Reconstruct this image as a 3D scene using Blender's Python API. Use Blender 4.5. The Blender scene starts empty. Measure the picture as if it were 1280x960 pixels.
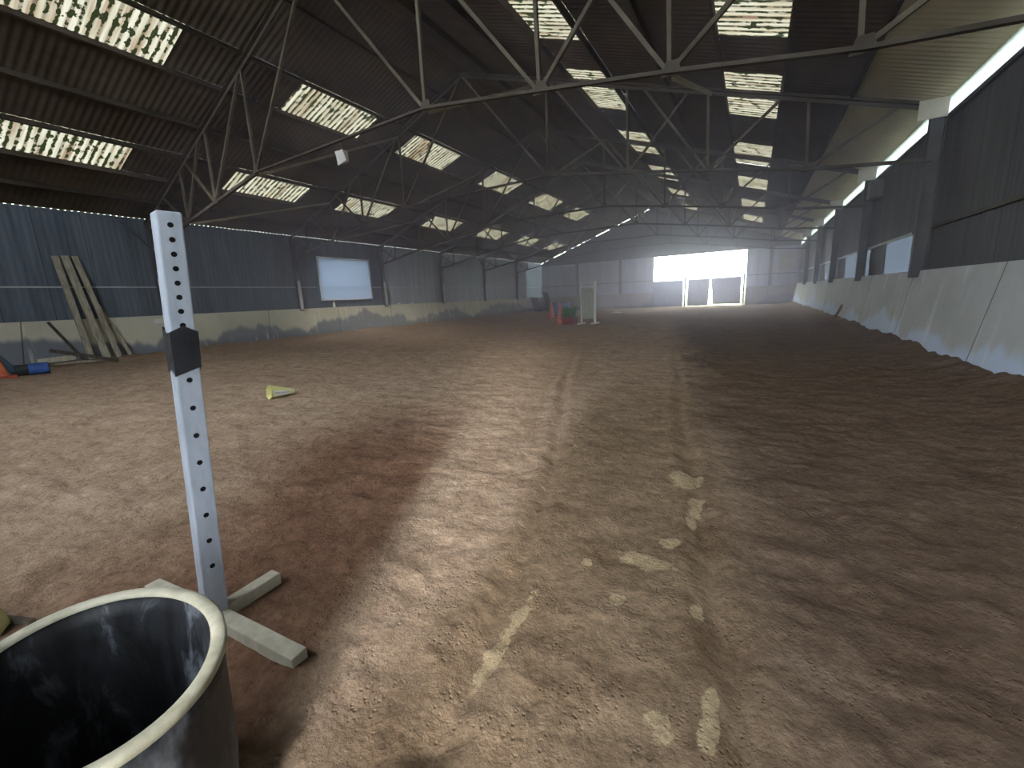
import bpy, math, random
import numpy as np
from mathutils import Vector, Matrix
random.seed(4)
rng = np.random.default_rng(7)
S = bpy.context.scene
HAZE = .025
COL = S.collection

# ---------------------------------------------------------------- dimensions
XL, XR = -17.58, 2.78
YB, YN = 37.55, -3.0          # far gable, near end of the model
XRG, ZRG = -7.776, 7.913      # ridge
ZEL, ZER = 4.377, 4.38        # roof height at the walls
SL = (ZRG - ZEL) / (XRG - XL)
SR = (ZRG - ZER) / (XR - XRG)
BAY, Y0 = 5.0617, 6.971
SKEW = 1.1                    # right-hand posts stand a little nearer than the left-hand ones
def roof_z(x):
    return ZRG - (SL * (XRG - x) if x < XRG else SR * (x - XRG))
def frame_y(n, x):
    return Y0 + n * BAY - SKEW * (x - XL) / (XR - XL)
ORD = ['first', 'second', 'third', 'fourth', 'fifth', 'sixth', 'seventh', 'eighth', 'ninth', 'tenth', 'eleventh']

# ---------------------------------------------------------------- materials
def mat(name):
    m = bpy.data.materials.new(name); m.use_nodes = True
    nt = m.node_tree; nt.nodes.clear()
    out = nt.nodes.new('ShaderNodeOutputMaterial')
    return m, nt, out
class NG:
    """small helper to wire nodes"""
    def __init__(s, nt): s.nt = nt
    def n(s, typ, **kw):
        nd = s.nt.nodes.new(typ)
        for k, v in kw.items():
            if k in nd.inputs: 
                if hasattr(v, 'is_output'): s.nt.links.new(v, nd.inputs[k])
                else: nd.inputs[k].default_value = v
            else: setattr(nd, k, v)
        return nd
    def link(s, a, b): s.nt.links.new(a, b)
    def pos(s): return s.n('ShaderNodeNewGeometry').outputs['Position']
    def obj(s): return s.n('ShaderNodeTexCoord').outputs['Object']
    def noise(s, vec, scale, detail=4, rough=.55, dist=0.):
        nd = s.n('ShaderNodeTexNoise'); s.link(vec, nd.inputs['Vector'])
        nd.inputs['Scale'].default_value = scale; nd.inputs['Detail'].default_value = detail
        nd.inputs['Roughness'].default_value = rough; nd.inputs['Distortion'].default_value = dist
        return nd.outputs['Fac']
    def scale(s, vec, v):
        nd = s.n('ShaderNodeVectorMath', operation='MULTIPLY'); s.link(vec, nd.inputs[0]); nd.inputs[1].default_value = v
        return nd.outputs[0]
    def ramp(s, fac, stops):
        nd = s.n('ShaderNodeValToRGB'); s.link(fac, nd.inputs['Fac'])
        el = nd.color_ramp.elements
        while len(el) < len(stops): el.new(.5)
        for e, (p, c) in zip(el, stops):
            e.position = p; e.color = (*c, 1) if not isinstance(c, float) else (c, c, c, 1)
        return nd.outputs['Color']
    def mix(s, fac, a, b, blend='MIX'):
        nd = s.n('ShaderNodeMix', data_type='RGBA', blend_type=blend)
        for v, i in ((fac, 0), (a, 6), (b, 7)):
            if hasattr(v, 'is_output'): s.link(v, nd.inputs[i])
            elif isinstance(v, (int, float)): nd.inputs[i].default_value = v
            else: nd.inputs[i].default_value = (*v, 1)
        return nd.outputs[2]
    def math(s, op, a, b=0., clamp=False):
        nd = s.n('ShaderNodeMath', operation=op, use_clamp=clamp)
        for v, i in ((a, 0), (b, 1)):
            if hasattr(v, 'is_output'): s.link(v, nd.inputs[i])
            else: nd.inputs[i].default_value = v
        return nd.outputs[0]
    def xyz(s, vec):
        nd = s.n('ShaderNodeSeparateXYZ'); s.link(vec, nd.inputs[0]); return nd.outputs
    def smooth(s, v, a, b):
        nd = s.n('ShaderNodeMapRange', interpolation_type='SMOOTHSTEP'); s.link(v, nd.inputs[0])
        nd.inputs[1].default_value = a; nd.inputs[2].default_value = b
        return nd.outputs[0]
    def bump(s, h, strength, dist=.01):
        nd = s.n('ShaderNodeBump'); s.link(h, nd.inputs['Height'])
        nd.inputs['Strength'].default_value = strength; nd.inputs['Distance'].default_value = dist
        return nd.outputs[0]

def surf(name, col, col2=None, scale=3., rough=.8, metal=0., stretch=(1, 1, 1), bump=0., bscale=40., spec=.3, contrast=(.35, .65), world=False):
    """principled surface with two tones mixed by noise"""
    m, nt, out = mat(name); g = NG(nt)
    p = g.n('ShaderNodeBsdfPrincipled', Roughness=rough, Metallic=metal)
    p.inputs['Specular IOR Level'].default_value = spec
    src = g.pos() if world else g.obj()
    vec = g.scale(src, stretch)
    f = g.noise(vec, scale, 5, .6)
    c = g.ramp(f, [(contrast[0], col), (contrast[1], col2 or col)])
    g.link(c, p.inputs['Base Color'])
    if bump:
        g.link(g.bump(g.noise(src, bscale, 3), bump), p.inputs['Normal'])
    g.link(p.outputs[0], out.inputs[0])
    return m

M = {}
M['roof'] = surf('fibre_cement', (.068, .052, .040), (.115, .092, .070), .8, .95, stretch=(1.5, .6, 1), spec=.05, world=True)
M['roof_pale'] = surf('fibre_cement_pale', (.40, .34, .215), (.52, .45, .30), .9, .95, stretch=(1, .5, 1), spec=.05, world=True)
M['purlin'] = surf('purlin_steel', (.045, .038, .030), (.075, .062, .05), 2., .85, world=True, spec=.1)
M['steel'] = surf('truss_steel', (.050, .041, .030), (.10, .086, .062), 1.7, .75, world=True, spec=.2)
M['brace'] = surf('brace_steel_lit', (.24, .20, .13), (.36, .32, .23), 1.7, .75, world=True, spec=.2)  # pale tone puts the light on the braces into the colour
M['post'] = surf('post_steel', (.05, .05, .052), (.10, .10, .10), 1.5, .7, world=True, spec=.2)
M['pale_steel'] = surf('galvanised_rail', (.36, .37, .38), (.5, .51, .52), 2., .6, world=True)
M['plank'] = surf('weathered_timber', (.24, .215, .165), (.42, .385, .30), 3., .85, stretch=(6, 6, .6), bump=.3)
M['plank_dark'] = surf('dark_timber', (.055, .045, .035), (.11, .09, .07), 3., .85, stretch=(6, 6, .6))
M['plank_pale'] = surf('pale_timber', (.38, .35, .27), (.50, .46, .36), 3., .8, stretch=(6, 6, .6))
M['rubber'] = None
M['blue'] = surf('blue_plastic', (.03, .08, .26), (.05, .12, .36), 4., .5)
M['bluegreen'] = surf('dull_blue_plastic', (.05, .09, .13), (.08, .13, .18), 4., .6)
M['darkplastic'] = surf('dark_plastic', (.012, .018, .018), (.03, .035, .035), 4., .6)
M['orange'] = surf('orange_plastic', (.55, .13, .055), (.70, .22, .12), 4., .55)
M['redbase'] = surf('red_rubber', (.36, .07, .04), (.45, .11, .07), 4., .7)
M['white'] = surf('white_paint', (.72, .73, .72), (.82, .82, .8), 6., .55)
M['tape'] = surf('black_tape', (.008, .008, .011), (.02, .02, .026), 9., .45, spec=.5, bump=.3)
M['hole'] = surf('hole_dark', (.004, .004, .005), None, 1., .9)
M['yellow'] = surf('yellow_plastic', (.62, .58, .22), (.72, .68, .34), 6., .5)
M['paper'] = surf('paper', (.68, .68, .64), (.78, .78, .75), 8., .8)
M['ink'] = surf('grey_ink', (.25, .30, .27), None, 1., .8)
M['green'] = surf('green_leaves', (.02, .14, .03), (.10, .34, .10), 14., .6)
M['maroon'] = surf('maroon_plastic', (.20, .035, .04), (.28, .06, .06), 5., .6)
M['wing_panel'] = surf('wing_panel_paint', (.26, .29, .23), (.36, .38, .32), 7., .7)
M['board_dark'] = surf('dark_board', (.02, .022, .028), (.05, .05, .055), 3., .8)
M['board_pale'] = surf('pale_board', (.34, .31, .25), (.42, .39, .33), 3., .8)
M['grey_box'] = surf('grey_box', (.10, .10, .105), (.15, .15, .155), 5., .7)
M['grass'] = surf('grass_outside', (.13, .17, .08), (.22, .26, .14), 2., .9, world=True)
M['lampglass'] = surf('lamp_glass', (.42, .42, .4), (.5, .5, .48), 5., .25)
M['gate'] = surf('gate_board', (.17, .15, .135), (.27, .24, .22), 2., .8, stretch=(5, 1, .5))
M['gate_blue'] = surf('gate_board_blue', (.16, .18, .24), (.24, .26, .32), 2., .8, stretch=(5, 1, .5))
M['galv'] = None

# galvanised square tube of the near stand
def m_galv():
    m, nt, out = mat('grey_painted_tube'); g = NG(nt)
    p = g.n('ShaderNodeBsdfPrincipled', Roughness=.5); p.inputs['Specular IOR Level'].default_value = .4
    o = g.obj()
    f = g.noise(g.scale(o, (8, 8, 2)), 2.5, 5)
    c = g.ramp(f, [(.3, (.30, .335, .39)), (.6, (.42, .46, .53)), (.8, (.35, .385, .42))])
    g.link(c, p.inputs['Base Color']); g.link(p.outputs[0], out.inputs[0]); return m
M['galv'] = m_galv()

def m_rubber():
    m, nt, out = mat('black_rubber'); g = NG(nt)
    p = g.n('ShaderNodeBsdfPrincipled', Roughness=.55); p.inputs['Specular IOR Level'].default_value = .4
    o = g.obj()
    f = g.noise(g.scale(o, (9, 9, 3)), 1.0, 6, .65, .6)
    c = g.ramp(f, [(.4, (.006, .006, .007)), (.56, (.022, .024, .028)), (.68, (.16, .175, .20))])
    # dust splashes, with bluish light on the right-hand end painted in
    dust_light = g.math('ADD', g.noise(g.scale(o, (5, 5, 2.2)), 1.0, 5, .65), g.math('MULTIPLY', g.xyz(o)[0], .55))
    c = g.mix(g.math('MULTIPLY', g.smooth(dust_light, .54, .76), .75), c, (.20, .215, .24))
    g.link(c, p.inputs['Base Color']); g.link(g.bump(g.noise(o, 22, 4), .3), p.inputs['Normal'])
    g.link(p.outputs[0], out.inputs[0]); return m
M['rubber'] = m_rubber()

# corrugated wall sheeting
def m_sheet(name, a, b, dirt, seam):
    m, nt, out = mat(name); g = NG(nt)
    p = g.n('ShaderNodeBsdfPrincipled', Roughness=.75); p.inputs['Specular IOR Level'].default_value = .2
    P = g.pos()
    f = g.noise(g.scale(P, (2.5, 2.5, .35)), 1.0, 5, .6)
    c = g.ramp(f, [(.35, a), (.68, b)])
    d = g.noise(g.scale(P, (7, 7, .5)), 1.0, 4, .6)
    c = g.mix(g.math('MULTIPLY', g.smooth(d, .55, .75), .6), c, dirt)
    # sheet laps: thin dark lines about every metre
    x = g.xyz(P); s = g.math('ADD', x[0], x[1])
    fr = g.math('FRACT', g.math('DIVIDE', s, seam))
    c = g.mix(g.math('MULTIPLY', g.math('LESS_THAN', fr, .028), .55), c, (.02, .02, .022))
    g.link(c, p.inputs['Base Color']); g.link(p.outputs[0], out.inputs[0]); return m
M['sheet_left'] = m_sheet('sheet_blue_grey', (.088, .106, .130), (.145, .170, .205), (.06, .068, .08), 1.02)
M['sheet_left_pale'] = m_sheet('sheet_pale_blue', (.26, .295, .355), (.38, .42, .49), (.14, .15, .175), 1.02)
M['sheet_right'] = m_sheet('sheet_dark', (.075, .074, .076), (.11, .108, .11), (.03, .03, .032), 1.02)
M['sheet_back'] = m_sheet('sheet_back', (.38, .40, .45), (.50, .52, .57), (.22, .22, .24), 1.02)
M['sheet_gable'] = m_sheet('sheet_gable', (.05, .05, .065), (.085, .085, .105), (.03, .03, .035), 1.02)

# concrete kicking wall with tide-mark stains, or painted glow on the right
def m_concrete(name, base, stain_glow, hi=.75, drop=1.28):
    m, nt, out = mat(name); g = NG(nt)
    p = g.n('ShaderNodeBsdfPrincipled', Roughness=.8); p.inputs['Specular IOR Level'].default_value = .25
    P = g.pos(); x = g.xyz(P)
    f = g.noise(P, .9, 6, .6)
    c = g.ramp(f, [(.3, tuple(v * .78 for v in base)), (.7, base)])
    # damp stain, on the right wall painted bluish glow, rising to a ragged height
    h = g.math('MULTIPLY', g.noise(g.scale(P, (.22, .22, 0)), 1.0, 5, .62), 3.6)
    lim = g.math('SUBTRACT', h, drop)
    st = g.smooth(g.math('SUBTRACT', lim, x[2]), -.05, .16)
    c = g.mix(g.math('MULTIPLY', st, hi), c, stain_glow)
    run = g.noise(g.scale(P, (2.6, 2.6, .25)), 1.3, 4, .6)
    c = g.mix(g.math('MULTIPLY', g.smooth(run, .56, .72), .45), c, tuple(min(1, v * 1.45) for v in base))
    # chips of white
    ch = g.noise(P, 5.5, 2, .5)
    c = g.mix(g.smooth(ch, .765, .785), c, (.72, .74, .74))
    s = g.math('ADD', x[0], x[1])
    fr = g.math('FRACT', g.math('DIVIDE', s, 3.48))
    c = g.mix(g.math('MULTIPLY', g.math('LESS_THAN', fr, .009), .7), c, (.03, .03, .03))
    g.link(c, p.inputs['Base Color'])
    g.link(g.bump(g.noise(P, 14, 4), .25), p.inputs['Normal'])
    g.link(p.outputs[0], out.inputs[0]); return m
M['kick_left'] = m_concrete('concrete_left', (.62, .59, .47), (.15, .17, .21), .9, 1.06)
M['kick_right'] = m_concrete('concrete_right', (.60, .62, .61), (.66, .78, .98), .85)  # low band: bluish glow painted into the concrete colour
M['kick_back'] = m_concrete('concrete_back', (.32, .28, .22), (.10, .095, .11), .8)

# translucent roof light: corrugated sheet, mould along the valleys and broken spots
def m_skylight():
    m, nt, out = mat('translucent_sheet'); g = NG(nt)
    P = g.pos(); x = g.xyz(P)
    oi = g.n('ShaderNodeObjectInfo')
    off = g.n('ShaderNodeVectorMath', operation='ADD'); g.link(P, off.inputs[0]); g.link(oi.outputs['Random'], off.inputs[1])
    Pv = off.outputs[0]
    tone = g.noise(g.scale(Pv, (.35, 5.0, .35)), 1.0, 3, .6)
    c = g.ramp(tone, [(.34, (.032, .021, .013)), (.45, (.048, .043, .030)), (.58, (.064, .059, .045)), (.70, (.034, .026, .018))])
    # corrugation valleys collect mould: stripes of the 0.146 m pitch broken up by noise
    fr = g.math('FRACT', g.math('DIVIDE', x[1], .146))
    tri = g.math('ABSOLUTE', g.math('SUBTRACT', fr, .5))            # 0.5 at valley seams
    val = g.smooth(tri, .16, .42)
    bl = g.noise(g.scale(Pv, (5.0, 6.5, 5.0)), 1.0, 3, .6)
    spots = g.smooth(g.math('ADD', g.math('MULTIPLY', val, .17), bl), .585, .645)
    alg = g.noise(g.scale(Pv, (1.6, 1.6, 1.6)), 1.0, 3, .6)
    spots2 = g.smooth(g.math('ADD', bl, g.math('MULTIPLY', alg, .5)), .92, 1.0)
    c = g.mix(g.math('MULTIPLY', val, .6), c, (.014, .0095, .005))
    c = g.mix(spots, c, (.0025, .003, .0012))
    c = g.mix(spots2, c, (.0035, .0045, .0018))
    t = g.n('ShaderNodeBsdfTranslucent'); g.link(c, t.inputs['Color'])
    d = g.n('ShaderNodeBsdfDiffuse'); g.link(c, d.inputs['Color'])
    mx = g.n('ShaderNodeMixShader'); mx.inputs[0].default_value = .10
    g.link(t.outputs[0], mx.inputs[1]); g.link(d.outputs[0], mx.inputs[2])
    g.link(mx.outputs[0], out.inputs[0]); return m
M['skylight'] = m_skylight()

def m_trans(name, col, dcol, mixf=.4):
    m, nt, out = mat(name); g = NG(nt)
    P = g.pos()
    f = g.noise(g.scale(P, (1.2, 1.2, .8)), 1.3, 4)
    c = g.ramp(f, [(.3, tuple(v * .9 for v in col)), (.7, col)])
    t = g.n('ShaderNodeBsdfTranslucent'); g.link(c, t.inputs['Color'])
    d = g.n('ShaderNodeBsdfDiffuse'); d.inputs['Color'].default_value = (*dcol, 1)
    mx = g.n('ShaderNodeMixShader'); mx.inputs[0].default_value = mixf
    g.link(t.outputs[0], mx.inputs[1]); g.link(d.outputs[0], mx.inputs[2])
    g.link(mx.outputs[0], out.inputs[0]); return m
M['pane'] = m_trans('frosted_pane', (.22, .245, .30), (.6, .65, .72), .25)
M['eave_strip'] = m_trans('white_eave_strip', (.44, .46, .47), (.6, .62, .62), .15)
M['pale_infill'] = m_trans('pale_infill_sheet', (.030, .036, .048), (.35, .38, .44), .5)

# riding surface
TRACK_A = [(-.72, .7), (-.76, 1.01), (-.89, 1.48), (-1.15, 2.51), (-1.75, 4.1), (-2.32, 5.6), (-3.3, 8.6), (-4.6, 13)]
TRACK_B = [(.10, .7), (.03, 1.31), (-.07, 1.65), (-.26, 2.89), (-.6, 4.6), (-.88, 6.64), (-1.5, 10), (-2.3, 14)]
def m_sand():
    m, nt, out = mat('arena_sand'); g = NG(nt)
    p = g.n('ShaderNodeBsdfPrincipled', Roughness=.95); p.inputs['Specular IOR Level'].default_value = .08
    P = g.pos(); x = g.xyz(P)
    big = g.noise(P, .35, 5, .6); mid = g.noise(g.scale(P, (1, 1.5, 1)), 2.6, 7, .72, .4); fine = g.noise(P, 22, 4, .7)
    c = g.ramp(mid, [(.28, (.262, .178, .121)), (.5, (.385, .276, .192)), (.72, (.50, .372, .27))])
    c = g.mix(g.math('MULTIPLY', g.smooth(big, .45, .7), .5), c, (.30, .205, .135))
    wob = g.math('MULTIPLY', g.math('SUBTRACT', g.noise(P, .8, 4), .5), 1.6)
    # damp lane along the right-hand wall: X beyond the right wheel mark
    xl = g.math('ADD', x[0], g.math('MULTIPLY', x[1], .155))
    damp = g.math('MULTIPLY', g.smooth(g.math('ADD', xl, wob), -.25, .75), g.math('SUBTRACT', 1., g.smooth(x[1], 11., 26.)))
    c = g.mix(g.math('MULTIPLY', damp, .82), c, g.ramp(mid, [(.3, (.052, .031, .020)), (.7, (.118, .077, .053))]))
    # worn lane between the wheel marks: ochre and damp brown
    lane = g.math('MULTIPLY', g.smooth(g.math('ADD', xl, g.math('MULTIPLY', wob, .25)), -1.0, -.7), g.math('SUBTRACT', 1., g.smooth(xl, .1, .5)))
    near = g.math('SUBTRACT', 1., g.smooth(x[1], 3.5, 8.))
    c = g.mix(g.math('MULTIPLY', g.math('MULTIPLY', lane, near), .7), c, g.ramp(mid, [(.3, (.115, .072, .038)), (.5, (.18, .122, .070)), (.7, (.27, .185, .108))]))
    # red damp sand beside the stand, shade beside the sunlit strip painted in
    xr = g.math('ADD', x[0], g.math('MULTIPLY', x[1], .5))
    red = g.math('MULTIPLY', g.math('SUBTRACT', 1., g.smooth(g.math('ADD', xr, g.math('MULTIPLY', wob, .12)), -1.02, -.80)), g.smooth(g.math('ADD', g.math('ADD', xr, wob), 0.), -3.4, -1.5))
    red = g.math('MULTIPLY', red, g.math('SUBTRACT', 1., g.smooth(x[1], 2.2, 5.)))
    c = g.mix(g.math('MULTIPLY', red, .85), c, g.ramp(mid, [(.3, (.105, .048, .028)), (.7, (.20, .105, .064))]))
    # dry pale crust: scattered in the lane
    cr = g.noise(g.scale(P, (1., .75, 1)), 3.6, 4, .6, .3)
    crust = g.math('MULTIPLY', g.math('MULTIPLY', g.smooth(cr, .67, .70), lane), g.math('SUBTRACT', 1., g.smooth(x[1], 4., 6.)))
    def blob(cx, cy, rx, ry):
        dx = g.math('DIVIDE', g.math('SUBTRACT', x[0], cx), rx); dy = g.math('DIVIDE', g.math('SUBTRACT', x[1], cy), ry)
        r = g.math('ADD', g.math('MULTIPLY', dx, dx), g.math('MULTIPLY', dy, dy))
        r = g.math('ADD', r, g.math('MULTIPLY', g.math('SUBTRACT', g.noise(P, 8, 6, .7), .5), 5.5))
        return g.math('SUBTRACT', 1., g.smooth(r, .6, 1.0))
    for b in ((-.33, 2.86, .10, .16), (-.22, 2.48, .045, .24), (-.38, 1.86, .13, .07), (-.745, 1.16, .04, .22), (-.17, 1.06, .045, .06), (-.04, 1.16, .03, .11), (-.30, 2.05, .06, .05), (-.42, 1.55, .03, .05), (-.12, 1.62, .025, .07), (-.62, 1.72, .03, .03)):
        crust = g.math('MAXIMUM', crust, blob(*b))
    c = g.mix(g.math('MULTIPLY', crust, .7), c, (.50, .385, .235))
    c = g.mix(.28, c, g.ramp(fine, [(.3, 0.), (.7, 1.)]), 'OVERLAY')
    g.link(c, p.inputs['Base Color'])
    vo = g.n('ShaderNodeTexVoronoi', Scale=48.); g.link(P, vo.inputs['Vector'])
    pit = g.math('MULTIPLY', g.smooth(vo.outputs['Distance'], .05, .36), g.math('MULTIPLY', g.smooth(g.noise(P, 6, 3), .42, .62), .5))
    hh = g.math('ADD', g.math('MULTIPLY', g.noise(P, 9, 5, .65), .5), g.math('MULTIPLY', g.noise(P, 55, 5, .75), .7))
    hh = g.math('ADD', hh, pit)
    g.link(g.bump(hh, .8, .02), p.inputs['Normal'])
    g.link(p.outputs[0], out.inputs[0]); return m
M['sand'] = m_sand()

# ---------------------------------------------------------------- geometry helpers
class MB:
    def __init__(s): s.v = []; s.f = []; s.mi = []
    def add(s, vs, fs, mi=0):
        o = len(s.v); s.v += [tuple(map(float, v)) for v in vs]; s.f += [[i + o for i in f] for f in fs]; s.mi += [mi] * len(fs); return s
    def box(s, lo, hi, mi=0):
        x0, y0, z0 = lo; x1, y1, z1 = hi
        return s.add([(x0, y0, z0), (x1, y0, z0), (x1, y1, z0), (x0, y1, z0), (x0, y0, z1), (x1, y0, z1), (x1, y1, z1), (x0, y1, z1)],
                     [(0, 3, 2, 1), (4, 5, 6, 7), (0, 1, 5, 4), (1, 2, 6, 5), (2, 3, 7, 6), (3, 0, 4, 7)], mi)
    def frame(s, p, q, up=(0, 0, 1)):
        p, q = Vector(p), Vector(q); d = (q - p).normalized(); u = Vector(up)
        if abs(d.dot(u)) > .98: u = Vector((0, 1, 0))
        a = d.cross(u).normalized(); b = a.cross(d).normalized(); return p, q, a, b
    def bar(s, p, q, w, h, mi=0, up=(0, 0, 1), w2=None, h2=None):
        p, q, a, b = s.frame(p, q, up); w2 = w if w2 is None else w2; h2 = h if h2 is None else h2
        vs = [p + a * i * w / 2 + b * j * h / 2 for i, j in ((-1, -1), (1, -1), (1, 1), (-1, 1))] + \
             [q + a * i * w2 / 2 + b * j * h2 / 2 for i, j in ((-1, -1), (1, -1), (1, 1), (-1, 1))]
        return s.add(vs, [(0, 3, 2, 1), (4, 5, 6, 7), (0, 1, 5, 4), (1, 2, 6, 5), (2, 3, 7, 6), (3, 0, 4, 7)], mi)
    def angle(s, p, q, w, t=.008, up=(0, 0, 1), mi=0):
        """rolled steel angle: two legs of width w"""
        P, Q, a, b = s.frame(p, q, up)
        s.bar(P + a * (w / 2), Q + a * (w / 2), w, t, mi, up)
        s.bar(P + b * (w / 2), Q + b * (w / 2), t, w, mi, up)
        return s
    def ibeam(s, p, q, w, h, t=.012, up=(0, 1, 0), mi=0):
        P, Q, a, b = s.frame(p, q, up)
        s.bar(P + b * (h / 2), Q + b * (h / 2), w, t, mi, up); s.bar(P - b * (h / 2), Q - b * (h / 2), w, t, mi, up)
        s.bar(P, Q, t, h, mi, up); return s
    def tube(s, p, q, r, r2=None, n=14, mi=0, caps=True):
        P, Q, a, b = s.frame(p, q); r2 = r if r2 is None else r2
        c = [(math.cos(2 * math.pi * i / n), math.sin(2 * math.pi * i / n)) for i in range(n)]
        vs = [P + a * x * r + b * y * r for x, y in c] + [Q + a * x * r2 + b * y * r2 for x, y in c]
        fs = [(i, (i + 1) % n, n + (i + 1) % n, n + i) for i in range(n)]
        if caps: fs += [tuple(range(n))[::-1], tuple(range(n, 2 * n))]
        return s.add(vs, fs, mi)
    def lathe(s, prof, n=40, c=(0, 0, 0), sx=1., sy=1., mi=0, wob=None):
        vs = []; m = len(prof)
        for i in range(n):
            t = 2 * math.pi * i / n; k = wob(t) if wob else 1.
            for r, z in prof: vs.append((c[0] + r * k * sx * math.cos(t), c[1] + r * k * sy * math.sin(t), c[2] + z))
        fs = [(i * m + j, ((i + 1) % n) * m + j, ((i + 1) % n) * m + j + 1, i * m + j + 1) for i in range(n) for j in range(m - 1)]
        return s.add(vs, fs, mi)
    def build(s, name, mats, parent=None, smooth=False, bevel=0.):
        off = Vector(parent['_base']) if parent is not None and '_base' in parent else Vector((0, 0, 0))
        me = bpy.data.meshes.new(name)
        me.from_pydata([tuple(Vector(v) - off) for v in s.v], [], s.f); me.update()
        for m_ in (mats if isinstance(mats, (list, tuple)) else [mats]): me.materials.append(m_)
        me.polygons.foreach_set('material_index', s.mi)
        if smooth: me.polygons.foreach_set('use_smooth', [True] * len(me.polygons))
        o = bpy.data.objects.new(name, me); COL.objects.link(o)
        if parent is not None: o.parent = parent
        if bevel:
            b = o.modifiers.new('bevel', 'BEVEL'); b.width = bevel; b.segments = 2; b.limit_method = 'ANGLE'
        return o
def thing(name, label, cat, base, group=None, kind=None):
    o = bpy.data.objects.new(name, None); COL.objects.link(o); o.location = base; o.empty_display_size = .1
    o['_base'] = list(map(float, base)); tag(o, label, cat, group, kind); return o
def tag(o, label, cat, group=None, kind=None):
    if label: o['label'] = label
    if cat: o['category'] = cat
    if group: o['group'] = group
    if kind: o['kind'] = kind
    return o
def struct(o, label=None, cat=None):
    o['kind'] = 'structure'
    return tag(o, label, cat)

# ---------------------------------------------------------------- noise for the ground mesh
def vnoise(x, y, seed):
    xi = np.floor(x).astype(np.int64); yi = np.floor(y).astype(np.int64); xf = x - xi; yf = y - yi
    u = xf * xf * (3 - 2 * xf); v = yf * yf * (3 - 2 * yf)
    def h(a, b):
        n = (a * 374761393 + b * 668265263 + seed * 1442695041) & 0x7fffffff
        n = ((n ^ (n >> 13)) * 1274126177) & 0x7fffffff
        n = (n ^ (n >> 16)) & 0xffff
        return n / 65535.
    return (h(xi, yi) * (1 - u) + h(xi + 1, yi) * u) * (1 - v) + (h(xi, yi + 1) * (1 - u) + h(xi + 1, yi + 1) * u) * v - .5
def polydist(px, py, pts):
    best = np.full(px.shape, 1e9)
    for (ax, ay), (bx, by) in zip(pts[:-1], pts[1:]):
        dx, dy = bx - ax, by - ay; t = np.clip(((px - ax) * dx + (py - ay) * dy) / (dx * dx + dy * dy), 0, 1)
        best = np.minimum(best, np.hypot(px - ax - t * dx, py - ay - t * dy))
    return best
def ground_h(x, y):
    h = .030 * vnoise(x / 1.1, y / 1.1, 1) + .014 * vnoise(x / .36, y / .3, 2) + .024 * vnoise(x / .17, y / .14, 3)
    # hoof prints: cellular dimples, weaker in the smooth lane
    h -= .035 * np.clip(vnoise(x / .24 + 9, y / .24, 8) - .12, 0, 1)
    xl = x + y * .155
    lane = np.clip((xl + 1.0) / .3, 0, 1) * np.clip((.55 - xl) / .3, 0, 1) * np.clip((9 - y) / 3, 0, 1)
    h *= 1 - .45 * lane
    sm = np.clip((x + .5 * y + 1.15) / .25, 0, 1) * np.clip((.9 - x - .3 * y) / .4, 0, 1) * np.clip((7 - y) / 3, 0, 1)
    h *= 1 - .45 * sm
    h += .011 * vnoise(x / .06, y / .06, 4)
    h += .014 * vnoise(x / .05, y / .085, 12) * np.clip(1.5 - y * .4, 0, 1) * (1 - lane)
    for tr in (TRACK_A, TRACK_B):
        d = polydist(x, y, tr); fade = np.clip((11 - y) / 5, 0, 1)
        d = d + .05 * vnoise(x / .3, y / .3, 21)
        h += fade * (-.022 * np.exp(-(d / .045) ** 2) + .013 * np.exp(-((d - .11) / .05) ** 2))
    # sand banked up in lumps against the kicking walls
    r = np.clip((x - 1.65) / .95, 0, 1)
    h += r ** 1.7 * (.17 + .10 * vnoise(x / .5, y / .55, 5) + .07 * vnoise(x / .2, y / .22, 6))
    l = np.clip((-16.4 - x) / 1.0, 0, 1)
    h += l ** 1.5 * (.08 + .06 * vnoise(x / .6, y / .8, 7))
    return h
def hz(x, y): return float(ground_h(np.array([float(x)]), np.array([float(y)]))[0])

def graded(a, b, fine_a, fine_b, d0, k):
    """coordinates: d0 spacing inside [fine_a, fine_b], growing by k per metre outside"""
    out = [fine_a]
    while out[-1] < fine_b: out.append(out[-1] + d0)
    hi = out[-1]; lo = fine_a; L = []
    while hi < b: hi += d0 + k * (hi - fine_b); out.append(min(hi, b))
    while lo > a: lo -= d0 + k * (fine_a - lo); L.append(max(lo, a))
    return np.array(L[::-1] + out)
gx = graded(-17.45, 2.72, -2.6, 2.6, .022, .016); gy = graded(YN, 37.5, .35, 3.2, .018, .014)
GX, GY = np.meshgrid(gx, gy); GZ = ground_h(GX, GY)
nv = GX.size; W_ = len(gx); H_ = len(gy)
me = bpy.data.meshes.new('floor')
me.vertices.add(nv); me.vertices.foreach_set('co', np.stack([GX, GY, GZ], -1).astype(np.float32).ravel())
idx = np.arange(nv).reshape(H_, W_)
q = np.stack([idx[:-1, :-1], idx[:-1, 1:], idx[1:, 1:], idx[1:, :-1]], -1).reshape(-1, 4)
me.loops.add(q.size); me.loops.foreach_set('vertex_index', q.ravel().astype(np.int32))
me.polygons.add(len(q)); me.polygons.foreach_set('loop_start', (np.arange(len(q)) * 4).astype(np.int32))
me.polygons.foreach_set('loop_total', np.full(len(q), 4, np.int32)); me.polygons.foreach_set('use_smooth', np.ones(len(q), bool))
me.update(calc_edges=True); me.validate()
me.materials.append(M['sand'])
fl = bpy.data.objects.new('floor', me); COL.objects.link(fl); struct(fl, 'brown sand riding surface with wheel marks and pale dry crust', 'floor')

# ground outside
g_ = MB(); g_.box((-60, -40, -.6), (60, 120, -.12)); struct(g_.build('ground', M['grass']), 'green grass outside the far doorway', 'ground')

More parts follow.
